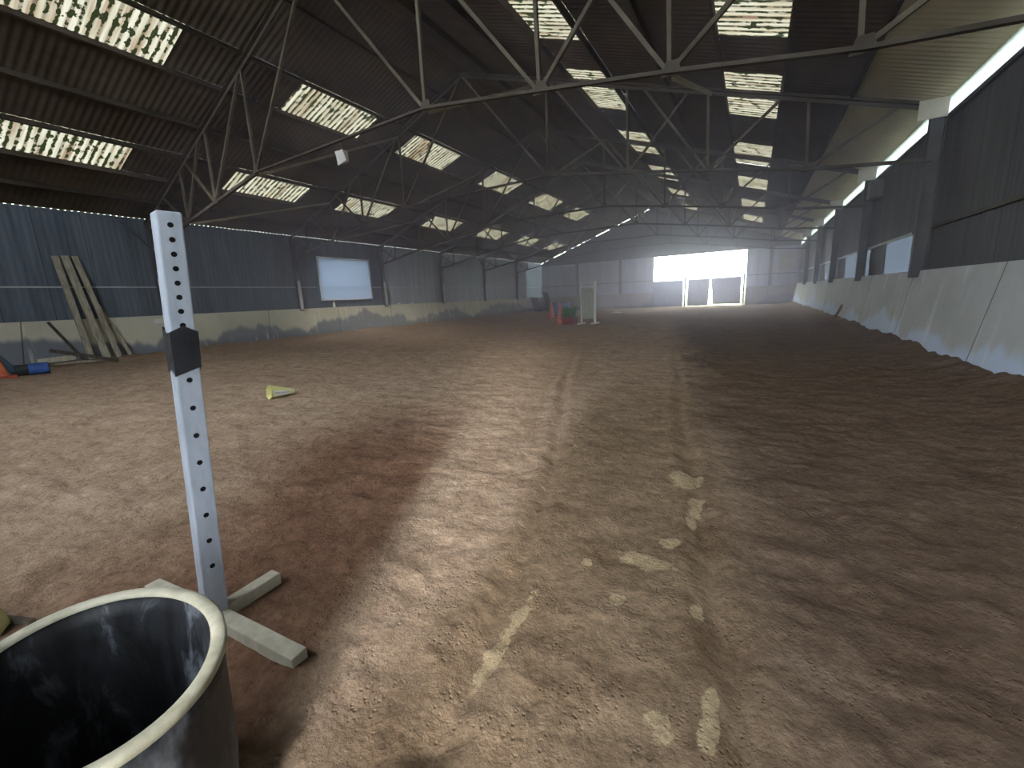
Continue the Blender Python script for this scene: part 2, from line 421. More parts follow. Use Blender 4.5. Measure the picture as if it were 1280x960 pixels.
# ---------------------------------------------------------------- corrugated sheets
PITCH = .146
def wave(s, amp=.007): return amp * math.cos(2 * math.pi * s / PITCH)
NS = 6
def samples(a, b):
    st = PITCH / NS; n = max(2, int(round((b - a) / st)) + 1)
    return [a + (b - a) * i / (n - 1) for i in range(n)]
ROOF_D = {'L': [0, 1.0, 2.57, 3.72, 5.1, 6.38, 7.55, 8.7, 9.86], 'R': [0, 1.0, 2.2, 3.40, 4.50, 5.8, 7.0, 8.08, 9.22, 10.68]}
SKY = []     # (side, row strip index, y0, y1, order)
for k, (a, b) in enumerate([(2.9, 5.47), (8.15, 10.74), (12.48, 15.10), (17.86, 20.42), (23.0, 25.8), (28.1, 30.7)]):
    SKY.append(('L', 2, a, b, k, 'upper'))
for k, (a, b) in enumerate([(3.1, 5.75), (8.36, 10.97), (12.7, 15.3), (18.05, 20.5), (23.0, 25.6), (28.0, 30.5), (33.0, 35.3)]):
    SKY.append(('L', 5, a, b, k, 'lower'))
for k, (a, b) in enumerate([(6.9, 9.62), (11.1, 13.75), (15.9, 18.5), (20.75, 23.35), (25.8, 28.4), (30.8, 33.4)]):
    SKY.append(('R', 3, a, b, k, 'upper'))
for k, (a, b) in enumerate([(6.6, 9.2), (10.65, 13.15), (15.5, 17.9), (20.0, 22.5), (25.0, 27.5), (30.0, 32.5)]):
    SKY.append(('R', 6, a, b, k, 'lower'))
def rx(side, d): return XRG - d if side == 'L' else XRG + d
def strip(mb, side, d0, d1, ya, yb, mi=0, lift=0.):
    ys = samples(ya, yb); vs = []
    for y in ys:
        for d in (d0, d1):
            x = rx(side, d); vs.append((x, y, roof_z(x) + wave(y) + .015 + lift))
    fs = [(2 * i, 2 * i + 1, 2 * i + 3, 2 * i + 2) for i in range(len(ys) - 1)]
    mb.add(vs, fs, mi)
roof = MB()
YR0 = YN - .1
for side in 'LR':
    D = ROOF_D[side]
    for i in range(len(D) - 1):
        holes = sorted((a, b) for s_, r_, a, b, *_ in SKY if s_ == side and r_ == i)
        y = YR0
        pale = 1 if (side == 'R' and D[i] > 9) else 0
        for a, b in holes + [(YB + .06, None)]:
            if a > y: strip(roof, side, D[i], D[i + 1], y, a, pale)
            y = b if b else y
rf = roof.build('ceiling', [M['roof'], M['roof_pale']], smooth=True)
struct(rf, 'dark corrugated fibre cement roof in two slopes', 'ceiling')
for side, r_, a, b, k, row in SKY:
    mb = MB(); D = ROOF_D[side]; strip(mb, side, D[r_] - .05, D[r_ + 1] + .05, a - .06, b + .06, 0, .004)
    o = mb.build('skylight', M['skylight'], smooth=True)
    tag(o, f'cream corrugated skylight, {ORD[k]} from the camera in the {row} row of the {"left" if side == "L" else "right"} roof slope', 'skylight', 'translucent skylights in the roof')
    bpy.context.view_layer.update()

# ---------------------------------------------------------------- purlins
for side in 'LR':
    for i, d in enumerate(ROOF_D[side][1:-1]):
        x = rx(side, d); z = roof_z(x); mb = MB()
        s_ = SL if side == 'L' else SR
        sgn = 1 if side == 'L' else -1
        up = Vector((-s_ * sgn, 0, 1)).normalized()
        c = Vector((x, 0, z)) - up * .075
        mb.bar((c.x, YR0 + .1, c.z), (c.x, YB - .1, c.z), .012, .14, 0, up)
        t = Vector((up.z, 0, -up.x)) * .022
        for e, sg in ((.068, -1), (-.068, 1)):
            q_ = c + up * e + t * sg
            mb.bar((q_.x, YR0 + .1, q_.z), (q_.x, YB - .1, q_.z), .05, .01, 0, up)
        o = mb.build('roof_purlin', M['purlin'])
        tag(o, f'dark steel purlin, {ORD[i]} down from the ridge on the {"left" if side == "L" else "right"} slope', 'purlin', 'roof purlins')

# ---------------------------------------------------------------- trusses
DB = [2.75, 4.95, 6.75, 8.6]; ZBN = [4.46, 4.13, 3.85, 3.52]
ZEND = 3.33
def tz(x): return roof_z(x) - .20
HALF_L, HALF_R = XRG - XL - .12, XR - XRG - .12
for n in range(0, 6):
    base = (XRG, frame_y(n, XRG), tz(XRG))
    T = thing('roof_truss', f'rusty steel lattice roof truss, {ORD[n]} from the camera', 'truss', base, 'lattice trusses under the roof')
    def P(side, d, z): 
        x = rx(side, d); return (x, frame_y(n, x), z)
    up = (0, 1, 0)
    for side, half in (('L', HALF_L), ('R', HALF_R)):
        mb = MB(); mb.angle(P(side, 0, tz(XRG)), P(side, half, tz(rx(side, half))), .075, .01, up)
        a, b = P(side, 0, tz(XRG)), P(side, half, tz(rx(side, half)))
        mb.angle((a[0], a[1] - .02, a[2]), (b[0], b[1] - .02, b[2]), -.075, .01, up)
        mb.build('top_chord', M['purlin'], T)
        pts = [P(side, d, z) for d, z in zip(DB, ZBN)] + [P(side, half, ZEND)]
        mb = MB()
        for a, b in zip(pts[:-1], pts[1:]): mb.angle(a, b, .065, .009, (0, 0, 1))
        mb.build('bottom_chord', M['purlin'], T)  # darker steel: shade on the lower chord put into the colour
        webs = [(DB[0], ZBN[0], 0.02), (DB[0], ZBN[0], DB[0])]
        for k in (1, 2, 3):
            webs += [(DB[k], ZBN[k], DB[k] - .05), (DB[k], ZBN[k], DB[k] + 1.35)]
        webs += [(DB[1], ZBN[1], DB[0] + .1), (DB[2], ZBN[2], DB[1] + .35)]
        for d, z, dt in webs:
            dt = min(dt, half - .05)
            w_ = .05
            mb = MB(); mb.angle(P(side, d, z + .02), P(side, dt, tz(rx(side, dt)) - .02), w_, .008, up)
            mb.build('web_member', M['steel'], T)
        for d, z in zip(DB, ZBN):
            x, y, z_ = P(side, d, z); mb = MB()
            mb.add([(x - .12, y - .012, z - .02), (x + .12, y - .012, z - .02), (x + .08, y - .012, z + .15), (x - .06, y - .012, z + .15),
                    (x - .12, y - .002, z - .02), (x + .12, y - .002, z - .02), (x + .08, y - .002, z + .15), (x - .06, y - .002, z + .15)],
                   [(0, 1, 2, 3), (7, 6, 5, 4), (0, 4, 5, 1), (1, 5, 6, 2), (2, 6, 7, 3), (3, 7, 4, 0)])
            mb.build('gusset_plate', M['purlin'], T)
    mb = MB(); mb.angle(P('L', DB[0], ZBN[0]), P('R', DB[0], ZBN[0]), .065, .009, (0, 0, 1)); mb.build('tie_bar', M['purlin'], T)  # tie darkened likewise, its shaded face painted in
# sway braces from each bottom node up to the next truss
LINES = [('R', 0, 'right of the ridge'), ('R', 2, 'low on the right slope'), ('L', 0, 'left of the ridge'), ('L', 2, 'low on the left slope')]
for side, k, where in LINES:
    for n in range(0, 5):
        x = rx(side, DB[k]); mb = MB()
        mb.angle((x, frame_y(n, x) + .05, ZBN[k]), (x, frame_y(n + 1, x) - .05, tz(x) - .05), .05, .008, (1, 0, 0))
        o = mb.build('sway_brace', M['brace'])
        tag(o, f'slanting steel brace between trusses {where}, {ORD[n]} from the camera', 'brace', 'slanting braces between trusses')

# ---------------------------------------------------------------- posts
def post(x, y, z0, z1, label, knee=0):
    T = thing('steel_post', label, 'post', (x, y, z0), 'steel posts along the walls')
    mb = MB(); mb.ibeam((x, y, z0), (x, y, z1), .13, .20, .012, (1, 0, 0)); mb.build('shaft', M['post'], T)
    if knee:
        mb = MB(); mb.angle((x + knee * .1, y, 3.3), (x + knee * .1, y + .75, 4.15), .06, .008, (1, 0, 0)); mb.build('knee_brace', M['post'], T)
        mb = MB(); mb.angle((x + knee * .1, y, 3.3), (x + knee * .1, y - .75, 4.15), .06, .008, (1, 0, 0)); mb.build('knee_brace', M['post'], T)
    return T
for n in range(0, 6):
    T = post(XL + .12, frame_y(n, XL), 1.15, 4.27, f'dark steel post on the left wall, {ORD[n]} from the camera', 1)
    mb = MB(); mb.box((XL + .225, frame_y(n, XL) - .068, 1.2), (XL + .235, frame_y(n, XL) + .068, 2.45)); mb.build('foot_flange', M['pale_steel'], T)['label'] = 'pale lower flange'
for n in range(1, 6):
    T = post(XR - .10, frame_y(n, XR), 1.30, 4.20, f'dark steel post on the right wall, {ORD[n - 1]} from the camera', 0)
    x, y = XR - .1, frame_y(n, XR)
    mb = MB(); mb.box((x - .30, y - .10, 4.02), (x + .1, y - .085, 4.34)); mb.build('eave_bracket', M['board_pale'], T)['label'] = 'pale bracket plate at the eave'
for i, xb in enumerate((-13.96, -10.09, 1.05)):
    post(xb, YB - .15, .9, roof_z(xb) - .25, ['dark steel post on the far gable, nearest the left corner', 'dark steel post on the far gable left of the bright doorway', 'dark steel post on the far gable right of the bright doorway'][i])

# ---------------------------------------------------------------- walls
def wall_y(mb, x, ya, yb, z0, z1, sgn, mi=0):
    """sheeting in a plane X = const"""
    ys = samples(ya, yb); vs = []
    for y in ys:
        dx = wave(y, .004) * sgn; vs += [(x + dx, y, z0), (x + dx, y, z1)]
    mb.add(vs, [(2 * i, 2 * i + 1, 2 * i + 3, 2 * i + 2) for i in range(len(ys) - 1)], mi)
WY0, WY1, WZ0, WZ1 = 13.10, 16.12, 1.60, 3.52
wl = MB()
wall_y(wl, XL - .03, YN, WY0, 1.1, 4.369, 1); wall_y(wl, XL - .03, WY1, 17.09, 1.1, 4.369, 1); wall_y(wl, XL - .03, 17.09, 34.3, 1.1, 4.369, 1, 2); wall_y(wl, XL - .03, 34.3, YB, 1.1, 4.369, 1, 1)
wall_y(wl, XL - .03, WY0, WY1, 1.1, WZ0, 1); wall_y(wl, XL - .03, WY0, WY1, WZ1, 4.369, 1)
WL = struct(wl.build('wall_left', [M['sheet_left'], M['pale_infill'], M['sheet_left_pale']], smooth=True), 'blue grey corrugated sheeting of the left wall', 'wall')
mb = MB(); mb.box((XL - .024, YN, 2.16), (XL + .012, YB, 2.205)); mb.build('sheeting_rail', M['pale_steel'], WL)
wr = MB(); xr = XR + .05
wall_y(wr, xr, YN, 12.0, 1.2, 4.05, -1)
INF = [(12.0, 14.1), (15.75, 19.4), (21.1, 24.4), (26.1, 29.5)]
y = 12.0
for a, b in INF:
    if a > y: wall_y(wr, xr, y, a, 1.2, 4.05, -1)
    wall_y(wr, xr, a, b, 2.19, 4.05, -1); wall_y(wr, xr, a, b, 1.2, 2.19, -1, 1); y = b
wall_y(wr, xr, y, YB, 1.2, 4.05, -1)
WR = struct(wr.build('wall_right', [M['sheet_right'], M['pale_infill']], smooth=True), 'dark corrugated sheeting of the right wall with pale lower bays', 'wall')
mb = MB(); mb.box((XR + .005, YN, 2.16), (XR + .045, 12.0, 2.215)); mb.build('sheeting_rail', M['steel'], WR)
mb = MB(); mb.box((XR + .005, 12.0, 2.16), (XR + .045, YB, 2.215)); mb.build('sheeting_rail', M['pale_steel'], WR)
# white strip closing the right eave
es = MB(); ys = samples(YN, YB)
es.box((xr - .01, YN, 4.03), (xr + .01, YB, 4.40))
struct(es.build('trim_1', M['eave_strip']), 'pale daylight strip between right wall and roof', 'trim')
mb = MB(); mb.box((xr - .05, YN, 3.99), (xr + .02, YB, 4.055)); struct(mb.build('trim_2', M['post']), 'dark capping rail on top of the right wall', 'trim')

# far gable with the door opening
DX0, DX1, DZ0, DZ1 = -7.31, -.52, 2.12, 4.08
wb = MB()
def wall_x(mb, y, xa, xb, z0f, z1f, mi=0):
    xs = samples(xa, xb); vs = []
    for x in xs:
        dy = wave(x, .007); vs += [(x, y + dy, z0f(x) if callable(z0f) else z0f), (x, y + dy, z1f(x) if callable(z1f) else z1f)]
    mb.add(vs, [(2 * i, 2 * i + 2, 2 * i + 3, 2 * i + 1) for i in range(len(xs) - 1)], mi)
top = lambda x: roof_z(x) - ((.004 + .034 * max(0., min(1., 1.2 * math.sin(x * 3.1) + .9 * math.sin(x * 7.7) + .55))) if x < XRG else -.02)
HB = 4.10
wall_x(wb, YB, XL - .06, DX0, .9, HB); wall_x(wb, YB, DX1, XR + .1, .9, lambda x: HB)
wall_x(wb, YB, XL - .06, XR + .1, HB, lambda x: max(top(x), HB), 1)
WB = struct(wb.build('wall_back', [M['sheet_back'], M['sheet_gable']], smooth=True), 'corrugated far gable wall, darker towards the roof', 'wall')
mb = MB(); mb.box((XL, YB - .03, 2.16), (DX0, YB - .005, 2.22)); mb.box((DX1, YB - .03, 2.16), (XR, YB - .005, 2.22)); mb.build('sheeting_rail', M['post'], WB)

# concrete kicking walls, leaning outwards
def kick(xt, xb_, ya, yb, zt, name, m_, label):
    sg = 1 if xt > 0 else -1
    mb = MB(); ys = np.linspace(ya, yb, 21); vs = []
    for y in ys: vs += [(xb_, y, -.1), (xt, y, zt), (xt + sg * .16, y, zt), (xt + sg * .16, y, -.1)]
    fs = []
    for i in range(len(ys) - 1):
        for j in range(3): fs.append((4 * i + j, 4 * i + j + 1, 4 * i + 5 + j, 4 * i + 4 + j))
    mb.add(vs, fs); return struct(mb.build(name, m_), label, 'kicking wall')
kick(XL + .05, XL + .27, YN, YB, 1.24, 'baseboard_left', M['kick_left'], 'stained concrete kicking wall along the left side')
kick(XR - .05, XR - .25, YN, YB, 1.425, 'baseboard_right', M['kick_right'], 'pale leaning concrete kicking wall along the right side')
mb = MB(); mb.box((XL, YB - .22, -.1), (DX0, YB - .02, 1.22)); mb.box((DX1, YB - .22, -.1), (XR, YB - .02, 1.36))
struct(mb.build('baseboard_back', M['kick_back']), 'brown stained kicking wall across the far end', 'kicking wall')

# framed pane on the left wall
W1 = thing('window_1', 'large white framed pale blue pane on the left wall', 'window', (XL, (WY0 + WY1) / 2, WZ0), None, 'structure')
mb = MB(); mb.box((XL + .16, WY0, WZ0), (XL + .18, WY1, WZ1)); mb.build('pane', M['pane'], W1)
mb = MB(); f_ = .055
for a, b in (((WY0 - f_, WZ0 - f_), (WY1 + f_, WZ0)), ((WY0 - f_, WZ1), (WY1 + f_, WZ1 + f_)), ((WY0 - f_, WZ0), (WY0, WZ1)), ((WY1, WZ0), (WY1 + f_, WZ1))):
    mb.box((XL - .02, a[0], a[1]), (XL + .20, b[0], b[1]))
mb.build('frame', M['bluegreen'], W1)
mb = MB()
for a, b in (((WY0 - .03, WZ0 - .03), (WY1 + .03, WZ0 + .03)), ((WY0 - .03, WZ1 - .03), (WY1 + .03, WZ1 + .03)), ((WY0 - .03, WZ0), (WY0 + .03, WZ1)), ((WY1 - .03, WZ0), (WY1 + .03, WZ1))):
    mb.box((XL + .201, a[0], a[1]), (XL + .215, b[0], b[1]))
mb.build('bead', M['white'], W1)

# far doorway: half height gates, daylight above
D1 = thing('door_1', 'half height gates in the far doorway with bright sky above', 'door', ((DX0 + DX1) / 2, YB, 0), None, 'structure')
mb = MB(); mb.box((DX0, YB - .05, 0), (-4.98, YB + .01, DZ0)); mb.build('gate_leaf', M['gate_blue'], D1)
mb = MB(); mb.add([(-4.62, YB - .05, .03), (-3.12, YB - .05, .03), (-3.0, YB - .05, DZ0), (-4.62, YB - .05, DZ0), (-4.62, YB, .03), (-3.12, YB, .03), (-3.0, YB, DZ0), (-4.62, YB, DZ0)],
    [(0, 1, 2, 3), (7, 6, 5, 4), (0, 4, 5, 1), (1, 5, 6, 2), (2, 6, 7, 3), (3, 7, 4, 0)]); mb.build('gate_leaf', M['gate'], D1)
mb = MB(); mb.add([(-2.72, YB - .05, .12), (-.82, YB - .05, .10), (-.82, YB - .05, DZ0 + .04), (-2.94, YB - .05, DZ0), (-2.72, YB, .12), (-.82, YB, .10), (-.82, YB, DZ0 + .04), (-2.94, YB, DZ0)],
    [(0, 1, 2, 3), (7, 6, 5, 4), (0, 4, 5, 1), (1, 5, 6, 2), (2, 6, 7, 3), (3, 7, 4, 0)]); mb.build('gate_leaf', M['gate'], D1)
for x in (-4.82, -.62):
    mb = MB(); mb.box((x - .07, YB - .16, 0), (x + .07, YB - .04, 2.35)); mb.build('gate_post', M['white'], D1)
mb = MB(); mb.box((DX0 - .08, YB - .06, DZ1), (DX1 + .08, YB + .06, DZ1 + .1)); mb.build('lintel', M['post'], D1)

# near end, unseen behind the camera: doorway and upper openings shaped to steer daylight
wf = MB()
FY = YN - .1
wf.box((XL, FY - .1, 0), (.62, FY, 4.9)); wf.box((XL, FY - .1, 4.9), (-9.0, FY, 8.2)); wf.box((1.75, FY - .1, 0), (XR + .2, FY, 4.4)); wf.box((.62, FY - .1, 4.6), (1.75, FY, 4.9))
struct(wf.build('wall_front', M['sheet_left']), 'unseen wall at the near end, openings shaped to steer daylight', 'wall')

# ---------------------------------------------------------------- near jump stand
def jump_stand():
    bx, by = -1.86, .70
    bz = hz(bx, by)
    T = thing('jump_stand', 'grey square steel jump stand with pin holes and black tape, standing behind the black tub', 'jump stand', (bx, by, bz))
    lean = Vector((-.004, .067, 1.)).normalized()
    w = .077; H = 1.615
    yaw = math.radians(-9)
    R = Matrix.Rotation(yaw, 3, 'Z')
    ax = R @ Vector((1, 0, 0)); ay = R @ Vector((0, 1, 0))
    def pt(u, v, z): return Vector((bx, by, bz)) + ax * u + ay * v + lean * z
    def prism(mb, hw, z0, z1, mi=0):
        vs = [pt(a * hw, b * hw, z0) for a, b in ((-1, -1), (1, -1), (1, 1), (-1, 1))] + [pt(a * hw, b * hw, z1) for a, b in ((-1, -1), (1, -1), (1, 1), (-1, 1))]
        mb.add(vs, [(0, 3, 2, 1), (4, 5, 6, 7), (0, 1, 5, 4), (1, 2, 6, 5), (2, 3, 7, 6), (3, 0, 4, 7)], mi)
    mb = MB(); prism(mb, w / 2, .02, H); mb.build('upright', M['galv'], T, bevel=.006)
    # pin holes on the right-hand face
    zs = [H - .048 - .0508 * i for i in range(12)]
    z = zs[-1]
    while z > .35: z -= .107; zs.append(z)
    for z in zs:
        mb = MB(); n = 14; vs = []
        for e in (w / 2 - .004, w / 2 + .0012):
            for i in range(n):
                t = 2 * math.pi * i / n; vs.append(pt(e, .0095 * math.cos(t), z + .0095 * math.sin(t)))
        mb.add(vs, [tuple(range(n, 2 * n))] + [(i, (i + 1) % n, n + (i + 1) % n, n + i) for i in range(n)])
        mb.build('pin_hole', M['hole'], T)
    # wrapped tape
    mb = MB()
    for i, (z0, z1, e) in enumerate(((1.04, 1.115, .002), (1.09, 1.17, .003), (1.125, 1.195, .004))):
        vs = []
        for zz, k in ((z0, 0), (z1, 1)):
            for j, (a, b) in enumerate(((-1, -1), (0, -1), (1, -1), (1, 0), (1, 1), (0, 1), (-1, 1), (-1, 0))):
                jit = .015 * math.sin(2.1 * j + 3 * i + 2 * k)
                vs.append(pt(a * (w / 2 + e), b * (w / 2 + e), zz + jit))
        mb.add(vs, [(j, (j + 1) % 8, 8 + (j + 1) % 8, 8 + j) for j in range(8)])
    tp_ = mb.build('tape_wrap', M['tape'], T); so = tp_.modifiers.new('thick', 'SOLIDIFY'); so.thickness = .002; so.offset = 1
    tp_['label'] = 'torn black tape'
    # feet
    for (dx, dy, L) in ((1, .05, .52), (-.02, 1, .27), (-1, -.05, .5), (.02, -1, .2)):
        d = Vector((dx, dy, 0)).normalized(); p0 = Vector((bx, by, 0)) + d * .035; p1 = Vector((bx, by, 0)) + d * L
        mb = MB(); mb.bar((p0.x, p0.y, bz + .025), (p1.x, p1.y, hz(p1.x, p1.y) + .012 if dx > .5 else hz(p1.x, p1.y) + .03), .062, .055); mb.build('foot', M['plank_pale'], T, bevel=.004)
jump_stand()

# ---------------------------------------------------------------- black tub
def tub():
    cx, cy = -1.221, .209; zr = .50
    bz = hz(cx, cy) - .01
    T = thing('rubber_tub', 'large black rubber tub with a worn pale rim in front of the jump stand', 'tub', (cx, cy, bz))
    rot = math.radians(TUB_ROT); a, b = TUB_AX
    def ring(mb, prof, n=72, mi=0):
        vs = []; m = len(prof)
        for i in range(n):
            t = 2 * math.pi * i / n
            for s_, z in prof:
                ex, ey = a * math.cos(t), b * math.sin(t)
                L = math.hypot(ex, ey); ex *= (L + s_) / L; ey *= (L + s_) / L
                vs.append((TUB_C[0] + ex * math.cos(rot) - ey * math.sin(rot), TUB_C[1] + ex * math.sin(rot) + ey * math.cos(rot), z))
        mb.add(vs, [(i * m + j, ((i + 1) % n) * m + j, ((i + 1) % n) * m + j + 1, i * m + j + 1) for i in range(n) for j in range(m - 1)], mi)
        return m, n
    mb = MB(); m, n = ring(mb, [(-.045, bz + .01), (-.022, bz + .2), (-.010, zr - .06), (-.006, zr - .004), (-.022, zr - .004), (-.028, zr - .06), (-.038, bz + .2), (-.058, bz + .03)])
    mb.add([mb.v[i * m] for i in range(n)], [tuple(range(n))[::-1]]); mb.add([mb.v[i * m + m - 1] for i in range(n)], [tuple(range(n))])
    mb.build('body', M['rubber'], T, smooth=True)
    mb = MB(); r_ = [(-.030, zr - .006), (-.031, zr), (-.026, zr + .005), (-.004, zr + .006), (.002, zr + .002), (.002, zr - .010), (-.006, zr - .014)]
    ring(mb, r_ + [r_[0]]); mb.build('rim', M['rim'], T, smooth=True)['label'] = 'scuffed pale rim'
M['rim'] = surf('worn_rim', (.30, .28, .20), (.52, .49, .38), 9., .7, bump=.3, contrast=(.3, .6))
TUB_C = (-1.221, .209); TUB_AX = (.318, .244); TUB_ROT = -5.4
tub()

# ---------------------------------------------------------------- marker cones
def hex_marker(base, tip, r0, r1, name, label, with_label=True):
    """hollow six sided marker lying on the sand"""
    base, tip = Vector(base), Vector(tip)
    T = thing(name, label, 'marker', (base + tip) / 2)
    mb = MB(); P, Q, a, b = mb.frame(base, tip); n = 6
    def ringv(c, r): return [c + a * r * math.cos(math.pi * 2 * (i + .5) / n) + b * r * math.sin(math.pi * 2 * (i + .5) / n) for i in range(n)]
    A, B, C, D = ringv(P, r0), ringv(Q, r1), ringv(P + (Q - P) * .0, r0 * .93), ringv(P + (Q - P) * .97, r1 * .85)
    vs = A + B + C + D
    fs = [(i, (i + 1) % n, n + (i + 1) % n, n + i) for i in range(n)] + [(2 * n + (i + 1) % n, 2 * n + i, 3 * n + i, 3 * n + (i + 1) % n) for i in range(n)]
    fs += [((i + 1) % n, i, 2 * n + i, 2 * n + (i + 1) % n) for i in range(n)] + [tuple(range(n, 2 * n)), tuple(range(3 * n, 4 * n))[::-1]]
    mb.add(vs, fs); mb.build('shell', M['yellow'], T)
    return T, P, Q, a, b
bx_, by_, bz_ = -6.35, 3.58, hz(-6.35, 3.58)
T, P_, Q_, a_, b_ = hex_marker((-6.00, 3.44, bz_ + .10), (-5.93, 3.78, hz(-5.93, 3.78) + .05), .115, .032, 'yellow_marker', 'small pale yellow hexagonal marker lying on its side on the open sand')
def label_on(T, P, Q, a, b, r0, r1):
    cam = Vector((0, 0, 1.25)); d = (cam - (P + Q) / 2).normalized(); L = (Q - P); u = L.normalized()
    nrm = (d - u * d.dot(u)).normalized()
    # face whose outward normal is nearest to the viewer side
    best = max(range(6), key=lambda i: (a * math.cos(math.pi * 2 * (i + 1) / 6) + b * math.sin(math.pi * 2 * (i + 1) / 6)).dot(nrm))
    t0, t1 = math.pi * 2 * (best + .5) / 6, math.pi * 2 * (best + 1.5) / 6
    def pt(f, s, out=.003):
        r = r0 + (r1 - r0) * f; m = (t0 + t1) / 2
        A = P + L * f + a * r * math.cos(t0) + b * r * math.sin(t0); B = P + L * f + a * r * math.cos(t1) + b * r * math.sin(t1)
        return A + (B - A) * s + (a * math.cos(m) + b * math.sin(m)) * out
    mb = MB(); mb.add([pt(.12, .1), pt(.82, .1), pt(.82, .9), pt(.12, .9), pt(.12, .1, .001), pt(.82, .1, .001), pt(.82, .9, .001), pt(.12, .9, .001)], [(0, 1, 2, 3), (7, 6, 5, 4), (0, 4, 5, 1), (1, 5, 6, 2), (2, 6, 7, 3), (3, 7, 4, 0)])
    mb.build('sticker', M['white'], T)['label'] = 'white sticker with faint grey print'
    mb = MB()
    for i in range(6):
        f = .18 + .10 * i; mb.add([pt(f, .42, .005), pt(f + .06, .42, .005), pt(f + .06, .62, .005), pt(f, .62, .005)], [(0, 1, 2, 3)])
    mb.build('print', M['ink'], T)
label_on(T, P_, Q_, a_, b_, .115, .032)
hex_marker((-2.668, .195, hz(-2.668, .195)), (-2.668, .195, hz(-2.668, .195) + .26), .10, .04, 'yellow_marker', 'small yellow hexagonal marker half hidden behind the black tub')

# ---------------------------------------------------------------- clutter by the left wall
def plank(p, q, w, t, label, m_='plank', cat='plank', group=None, up=(1, 0, 0)):
    mb = MB(); mb.bar(p, q, w, t, 0, up); v0 = (Vector(p) + Vector(q)) / 2
    return tag(mb.build('timber_plank', M[m_], bevel=.004), label, cat, group)
xf = XL + .46     # foot of the leaning timbers
G = 'planks leaning on the left wall'
def foot(x, y): return hz(x, y) + .01
plank((xf + .10, 4.74, foot(xf + .1, 4.74)), (XL + .06, 4.62, 3.05), .15, .05, 'tall weathered plank, leftmost of the planks leaning on the left wall', group=G)
plank((xf + .32, 5.02, foot(xf + .32, 5.02)), (XL + .14, 4.80, 3.06), .17, .06, 'tall weathered plank, second from the left of those leaning on the wall', group=G)
plank((xf + .22, 5.33, foot(xf + .22, 5.33)), (XL + .08, 5.03, 3.07), .13, .05, 'tall weathered plank, third from the left of those leaning on the wall', group=G)
plank((xf + .02, 5.68, foot(xf + .02, 5.68)), (XL + .10, 5.28, 1.66), .10, .05, 'short pale plank, rightmost of those leaning on the left wall', group=G)
plank((xf - .05, 4.60, foot(xf - .05, 4.6)), (XL + .12, 4.13, 1.20), .07, .04, 'short dark batten leaning on the concrete left of the tall planks', 'plank_dark')
plank((-16.30, 3.75, foot(-16.3, 3.75) + .44), (-15.82, 4.95, foot(-15.82, 4.95) + .04), .06, .09, 'dark beam lying tilted across the timber heap', 'plank_dark', up=(0, 0, 1))
plank((-16.75, 3.1, foot(-16.75, 3.1) + .05), (-16.2, 4.75, foot(-16.2, 4.75) + .05), .20, .07, 'long brown plank lying at the foot of the left wall', 'plank', up=(0, 0, 1))
plank((-16.40, 3.5, foot(-16.40, 3.5) + .19), (-16.25, 4.2, foot(-16.25, 4.2) + .20), .12, .13, 'pale timber offcut lying on the long brown plank', 'plank_pale', up=(0, 0, 1))
# blue and black roll
T = thing('plastic_roll', 'blue and black plastic roll lying in front of the timber heap', 'roll', (-15.0, 3.0, foot(-15, 3)))
z = foot(-14.9, 3.2) + .12
mb = MB(); mb.tube((-15.0, 2.82, z), (-14.92, 3.02, z), .125, n=18); mb.build('dark_section', M['darkplastic'], T, smooth=False)
mb = MB(); mb.tube((-14.92, 3.02, z), (-14.82, 3.33, z), .135, n=18); mb.build('blue_section', M['blue'], T)['label'] = 'blue end of the roll'
# blue block behind the cone
T = thing('plastic_block', 'dull blue plastic block leaning behind the orange cone', 'block', (-15.85, 2.9, foot(-15.85, 2.9)))
z = foot(-15.85, 2.9)
mb = MB(); mb.bar((-15.70, 2.92, z + .02), (-15.95, 2.72, z + .46), .17, .17, up=(0, 1, 0)); mb.build('block', M['bluegreen'], T, bevel=.02)

def cone(x, y, h, r, label, bands=()):
    z = hz(x, y); T = thing('traffic_cone', label, 'cone', (x, y, z))
    mb = MB(); mb.box((x - r * 1.35, y - r * 1.35, z - .02), (x + r * 1.35, y + r * 1.35, z + .045)); mb.build('base', M['redbase'], T, bevel=.012)
    mb = MB(); mb.lathe([(r, z + .045), (r * .97, z + .08), (r * .18, z + h), (r * .1, z + h), (r * .1, z + h - .02)], 28, (x, y, 0)); mb.build('body', M['orange'], T, smooth=True)
    for b0, b1 in bands:
        f = lambda t: r * (1 - .83 * t) + .004
        mb = MB(); mb.lathe([(f(b0), z + h * b0), (f(b1), z + h * b1)], 28, (x, y, 0)); mb.build('band', M['white'], T, smooth=True)['label'] = 'white reflective band'
cone(-14.92, 2.50, .78, .20, 'faded orange cone with red base at the left edge by the blue roll')
cone(-7.95, 18.9, 1.0, .20, 'orange cone with white band in front of the blue barrels, nearest the planter', ((.35, .62),))
cone(-10.36, 23.3, 1.0, .20, 'orange cone with white band left of the blue barrels, farther one', ((.35, .62),))

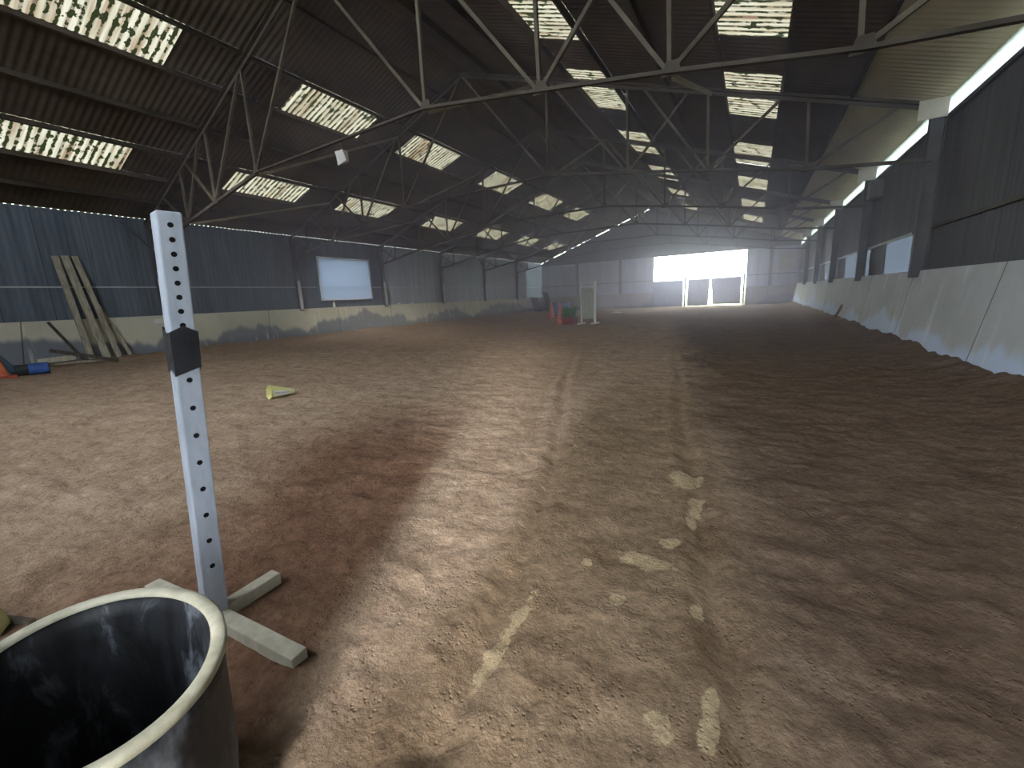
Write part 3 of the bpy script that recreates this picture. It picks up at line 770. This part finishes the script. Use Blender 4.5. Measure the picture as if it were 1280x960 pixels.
def barrel(x, y, label):
    z = hz(x, y); T = thing('plastic_barrel', label, 'barrel', (x, y, z), 'blue barrels at the far left')
    r = .29
    prof = [(0, z), (r * .93, z), (r, z + .03), (r, z + .28), (r * 1.04, z + .30), (r, z + .32), (r, z + .58), (r * 1.04, z + .60), (r, z + .62), (r, z + .86), (r * .93, z + .89), (0, z + .885)]
    mb = MB(); mb.lathe(prof, 28, (x, y, 0)); mb.build('drum', M['blue'], T, smooth=True)
    for a in (-.12, .12):
        mb = MB(); mb.tube((x + a, y, z + .885), (x + a, y, z + .915), .035, n=12); mb.build('bung', M['darkplastic'], T)
barrel(-11.40, 26.1, 'blue plastic barrel between the two far orange cones, left one of the pair')
barrel(-10.55, 25.9, 'blue plastic barrel between the two far orange cones, right one of the pair')

# planter
T = thing('planter', 'maroon planter box full of green foliage beside the jump wing', 'planter', (-7.25, 18.35, hz(-7.25, 18.35)))
z = hz(-7.25, 18.35); mb = MB()
mb.add([(-7.52, 18.1, z), (-6.98, 18.1, z), (-6.98, 18.55, z), (-7.52, 18.55, z), (-7.58, 18.05, z + .32), (-6.92, 18.05, z + .32), (-6.92, 18.6, z + .32), (-7.58, 18.6, z + .32)],
       [(0, 3, 2, 1), (4, 5, 6, 7), (0, 1, 5, 4), (1, 2, 6, 5), (2, 3, 7, 6), (3, 0, 4, 7)]); mb.build('box', M['maroon'], T, bevel=.015)
mb = MB()
for i in range(420):
    c = Vector((-7.27 + random.uniform(-.30, .28), 18.32 + random.uniform(-.25, .25), z + .30 + random.random() ** .8 * .44))
    u = Vector((random.uniform(-1, 1), random.uniform(-1, 1), random.uniform(-.4, 1))).normalized(); v = u.cross(Vector((random.uniform(-1, 1), random.uniform(-1, 1), .3))).normalized()
    l_, w_ = random.uniform(.07, .12), .035
    mb.add([c - u * l_ * .5, c + v * w_, c + u * l_ * .5, c - v * w_], [(0, 1, 2, 3)])
mb.build('foliage', M['green'], T)

# jump wing
def jump_wing():
    pa, pb = Vector((-6.62, 18.15, 0)), Vector((-5.97, 18.08, 0))
    za, zb = hz(pa.x, pa.y), hz(pb.x, pb.y)
    T = thing('jump_wing', 'white jump wing with grey green slatted panel right of the planter', 'jump wing', ((pa.x + pb.x) / 2, 18.1, zb))
    mb = MB(); mb.bar((pa.x, pa.y, za), (pa.x, pa.y, za + 1.8), .055, .055); mb.build('post', M['white'], T, bevel=.004)
    mb = MB(); mb.bar((pb.x, pb.y, zb), (pb.x, pb.y, zb + 1.82), .095, .095); mb.build('post', M['white'], T, bevel=.005)
    d = (pb - pa); 
    for k in range(6):
        c = pa + d * (.10 + .155 * k)
        mb = MB(); mb.bar((c.x, c.y - .03, zb + .22), (c.x, c.y - .03, zb + 1.56 - .03 * (k % 2)), .085, .018, up=(0, 1, 0)); mb.build('slat', M['wing_panel'], T)
    for zz in (.35, 1.45):
        mb = MB(); mb.bar((pa.x, pa.y, za + zz), (pb.x, pb.y, zb + zz), .03, .07); mb.build('rail', M['wing_panel'], T)
    for p_, z_ in ((pa, za), (pb, zb)):
        mb = MB(); mb.bar((p_.x - .05, p_.y - .33, z_ + .03), (p_.x + .05, p_.y + .33, z_ + .03), .08, .06); mb.build('foot', M['white'], T, bevel=.004)
jump_wing()

# far left corner: dark boards and a stick
G = 'dark boards in the far left corner'
for k, (y, x, w, h) in enumerate(((34.9, -17.0, 1.5, 1.25), (36.4, -16.6, 1.3, 1.7))):
    z = hz(x, y); mb = MB(); mb.bar((x + .25, y, z), (x - .28, y + .12, z + h), w, .04, up=(1, 0, 0))
    tag(mb.build('dark_board', M['board_dark']), ['lower dark board leaning in the far left corner', 'taller dark board leaning in the far left corner'][k], 'board', G)
mb = MB(); z = hz(-16.2, 35.4); mb.bar((-16.2, 35.3, z), (-16.75, 35.5, z + 2.2), .06, .04)
tag(mb.build('timber_batten', M['board_pale']), 'pale batten leaning in front of the dark corner boards', 'batten')

mb = MB(); mb.bar((-2.80, .26, hz(-2.8, .26) + .012), (-2.57, .335, hz(-2.57, .335) + .012), .022, .022)
tag(mb.build('stick', M['plank_dark'], bevel=.003), 'short dark stick on the sand behind the yellow marker by the tub', 'stick')
# small things
mb = MB(); mb.box((XL + .115, 6.60, .98), (XL + .128, 6.86, 1.13)); tag(mb.build('paper_notice', M['paper']), 'small white notice on the left concrete beside the jump stand', 'notice')
def rag(x, y, z, s, label, name='rag'):
    mb = MB(); n = 9; vs = [(x, y, z + s * .5)]
    for j in (1, 2):
        for i in range(n):
            t = 2 * math.pi * i / n; r = s * (.45 if j == 1 else .95) * random.uniform(.7, 1.2)
            vs.append((x + r * .35 * math.cos(t), y + r * math.sin(t), z + (s * .42 * random.uniform(.6, 1.1) if j == 1 else 0)))
    fs = [(0, 1 + i, 1 + (i + 1) % n) for i in range(n)] + [(1 + i, 1 + n + i, 1 + n + (i + 1) % n, 1 + (i + 1) % n) for i in range(n)]
    mb.add(vs, fs); return tag(mb.build(name, M['paper'], smooth=True), label, 'rag', 'rags on the left ledge')
zt = 1.24
rag(XL - .02, 18.25, zt, .16, 'white rag on the left ledge just past the second post after the pane')
rag(XL - .02, 19.3, zt, .20, 'wide white rag on the left ledge midway between two posts')
rag(XL - .02, 24.6, zt, .16, 'small white rag on the left ledge far down the wall')
def bottle(x, y, z, label):
    mb = MB(); mb.lathe([(0, z), (.05, z), (.055, z + .02), (.055, z + .19), (.02, z + .25), (.02, z + .29), (0, z + .29)], 14, (x, y, 0))
    return tag(mb.build('bottle', M['white'], smooth=True), label, 'bottle')
bottle(XL - .02, 26.2, zt, 'white bottle standing on the far left ledge')
bottle(XL - .02, 13.9, zt, 'white bottle standing on the ledge under the framed pane')
mb = MB(); z = hz(-7.9, 28.5)
mb.add([(-8.2, 28.3, z + .0), (-7.6, 28.2, z), (-7.55, 28.6, z), (-8.1, 28.7, z), (-8.0, 28.42, z + .09), (-7.75, 28.4, z + .07)], [(0, 1, 5, 4), (1, 2, 5), (2, 3, 4, 5), (3, 0, 4)])
tag(mb.build('plastic_sack', M['paper']), 'crumpled white sack on the far sand right of the jump wing', 'sack')
# stick at the foot of the right wall
mb = MB(); z = hz(2.45, 17.6); mb.bar((2.40, 17.5, z - .02), (2.62, 17.75, z + .42), .07, .05); tag(mb.build('timber_stake', M['plank_dark'], bevel=.004), 'short dark stake leaning at the foot of the right wall', 'stake')
# grey box under the right eave
T = thing('wall_box', 'dark grey box fixed high on the right wall between posts', 'box', (XR - .1, 15.2, 3.45))
mb = MB(); mb.box((XR - .24, 14.95, 3.42), (XR + .03, 15.4, 3.86)); mb.build('case', M['grey_box'], T, bevel=.015)
mb = MB(); mb.box((XR - .25, 15.0, 3.47), (XR - .24, 15.35, 3.81)); mb.build('cover', M['grey_box'], T)
# pale board at the far right corner
mb = MB(); mb.box((1.5, YB - .05, 2.45), (2.5, YB - .015, 3.65)); tag(mb.build('pale_board', M['board_pale']), 'pale square board high in the far right corner', 'board')
# fluorescent batten on the far gable
T = thing('tube_light', 'unlit white tube light on the far gable near the left corner', 'light', (-14.9, YB, 4.0))
mb = MB(); mb.box((-15.35, YB - .16, 3.93), (-14.35, YB - .003, 4.0)); mb.build('housing', M['white'], T)
mb = MB(); mb.tube((-15.3, YB - .14, 3.905), (-14.4, YB - .14, 3.905), .022, n=10); mb.build('tube', M['lampglass'], T)
# floodlight hanging under the first truss
lx, ly, lz = -7.3, frame_y(0, -7.3), 4.38
T = thing('floodlight', 'white floodlight hanging from the first truss tie', 'light', (lx, ly, lz))
mb = MB(); mb.bar((lx, ly, lz + .10), (lx, ly, lz - .10), .03, .03); mb.build('bracket', M['steel'], T)
mb = MB(); mb.add([(lx - .11, ly - .10, lz - .10), (lx + .11, ly - .10, lz - .10), (lx + .15, ly - .06, lz - .30), (lx - .11, ly - .06, lz - .36), (lx - .09, ly + .06, lz - .10), (lx + .09, ly + .06, lz - .10), (lx + .1, ly + .05, lz - .3), (lx - .06, ly + .05, lz - .3)],
    [(0, 3, 2, 1), (4, 5, 6, 7), (0, 1, 5, 4), (1, 2, 6, 5), (2, 3, 7, 6), (3, 0, 4, 7)]); mb.build('head', M['lampglass'], T, bevel=.01)

# ---------------------------------------------------------------- dusty haze hanging in the hall
m_, nt_, out_ = mat('dusty_haze'); vs_ = nt_.nodes.new('ShaderNodeVolumeScatter')
vs_.inputs['Color'].default_value = (.76, .74, 1.0, 1); vs_.inputs['Density'].default_value = HAZE; vs_.inputs['Anisotropy'].default_value = .65
nt_.links.new(vs_.outputs[0], out_.inputs['Volume'])
mb = MB(); x0, x1, ya, yb = XL + .35, XR - .35, 5., YB - .4
prof = [(x0, .35), (x1, .35), (x1, 4.0), (XRG, 7.4), (x0, 4.0)]
mb.add([(x, ya, z) for x, z in prof] + [(x, yb, z) for x, z in prof], [(4, 3, 2, 1, 0)[::-1], (5, 6, 7, 8, 9)[::-1]] + [(i, 5 + i, 5 + (i + 1) % 5, (i + 1) % 5) for i in range(5)])
tag(mb.build('haze', m_), 'thin dusty haze hanging in the hall towards the bright doorway', 'haze', None, 'stuff')

# ---------------------------------------------------------------- light
W = bpy.data.worlds.new('overcast'); S.world = W; W.use_nodes = True
nt = W.node_tree; nt.nodes.clear(); g = NG(nt)
bg = g.n('ShaderNodeBackground', Strength=1.0); bg.inputs['Color'].default_value = (.86, .93, 1.0, 1)
wo = g.n('ShaderNodeOutputWorld'); g.link(bg.outputs[0], wo.inputs[0])
bg.inputs['Strength'].default_value = 18.0
sun = bpy.data.lights.new('sun', 'SUN'); sun.energy = 4.0; sun.angle = math.radians(9); sun.color = (1, .97, .93)
so = bpy.data.objects.new('sun', sun); COL.objects.link(so)
dv = Vector((-.45, .89, -.29)).normalized(); so.rotation_euler = dv.to_track_quat('-Z', 'Y').to_euler(); so.location = (5, -10, 6)

# ---------------------------------------------------------------- camera
cam = bpy.data.cameras.new('camera'); co = bpy.data.objects.new('camera', cam); COL.objects.link(co)
yaw, pit, rol = map(math.radians, (-29.704, -11.408, -2.664))
fw = Vector((math.sin(yaw) * math.cos(pit), math.cos(yaw) * math.cos(pit), math.sin(pit)))
rt = Vector((math.cos(yaw), -math.sin(yaw), 0)); up = rt.cross(fw)
rt2 = rt * math.cos(rol) + up * math.sin(rol); up2 = rt2.cross(fw)
mw = Matrix((rt2, up2, -fw)).transposed().to_4x4(); mw.translation = Vector((0, 0, 1.25)); co.matrix_world = mw
cam.sensor_width = 36; cam.sensor_fit = 'HORIZONTAL'; cam.lens = 36 * 527.089 / 1280; cam.clip_start = .05; cam.clip_end = 400
S.camera = co
S.view_settings.view_transform = 'Standard'; S.view_settings.look = 'None'; S.view_settings.gamma = 1; S.view_settings.use_curve_mapping = False
S.view_settings.exposure = 0.12
S.cycles.max_bounces = 10; S.cycles.diffuse_bounces = 6; S.cycles.transmission_bounces = 6
S.cycles.use_denoising = True; S.cycles.volume_bounces = 1
for o in bpy.data.objects:
    if '_base' in o: del o['_base']
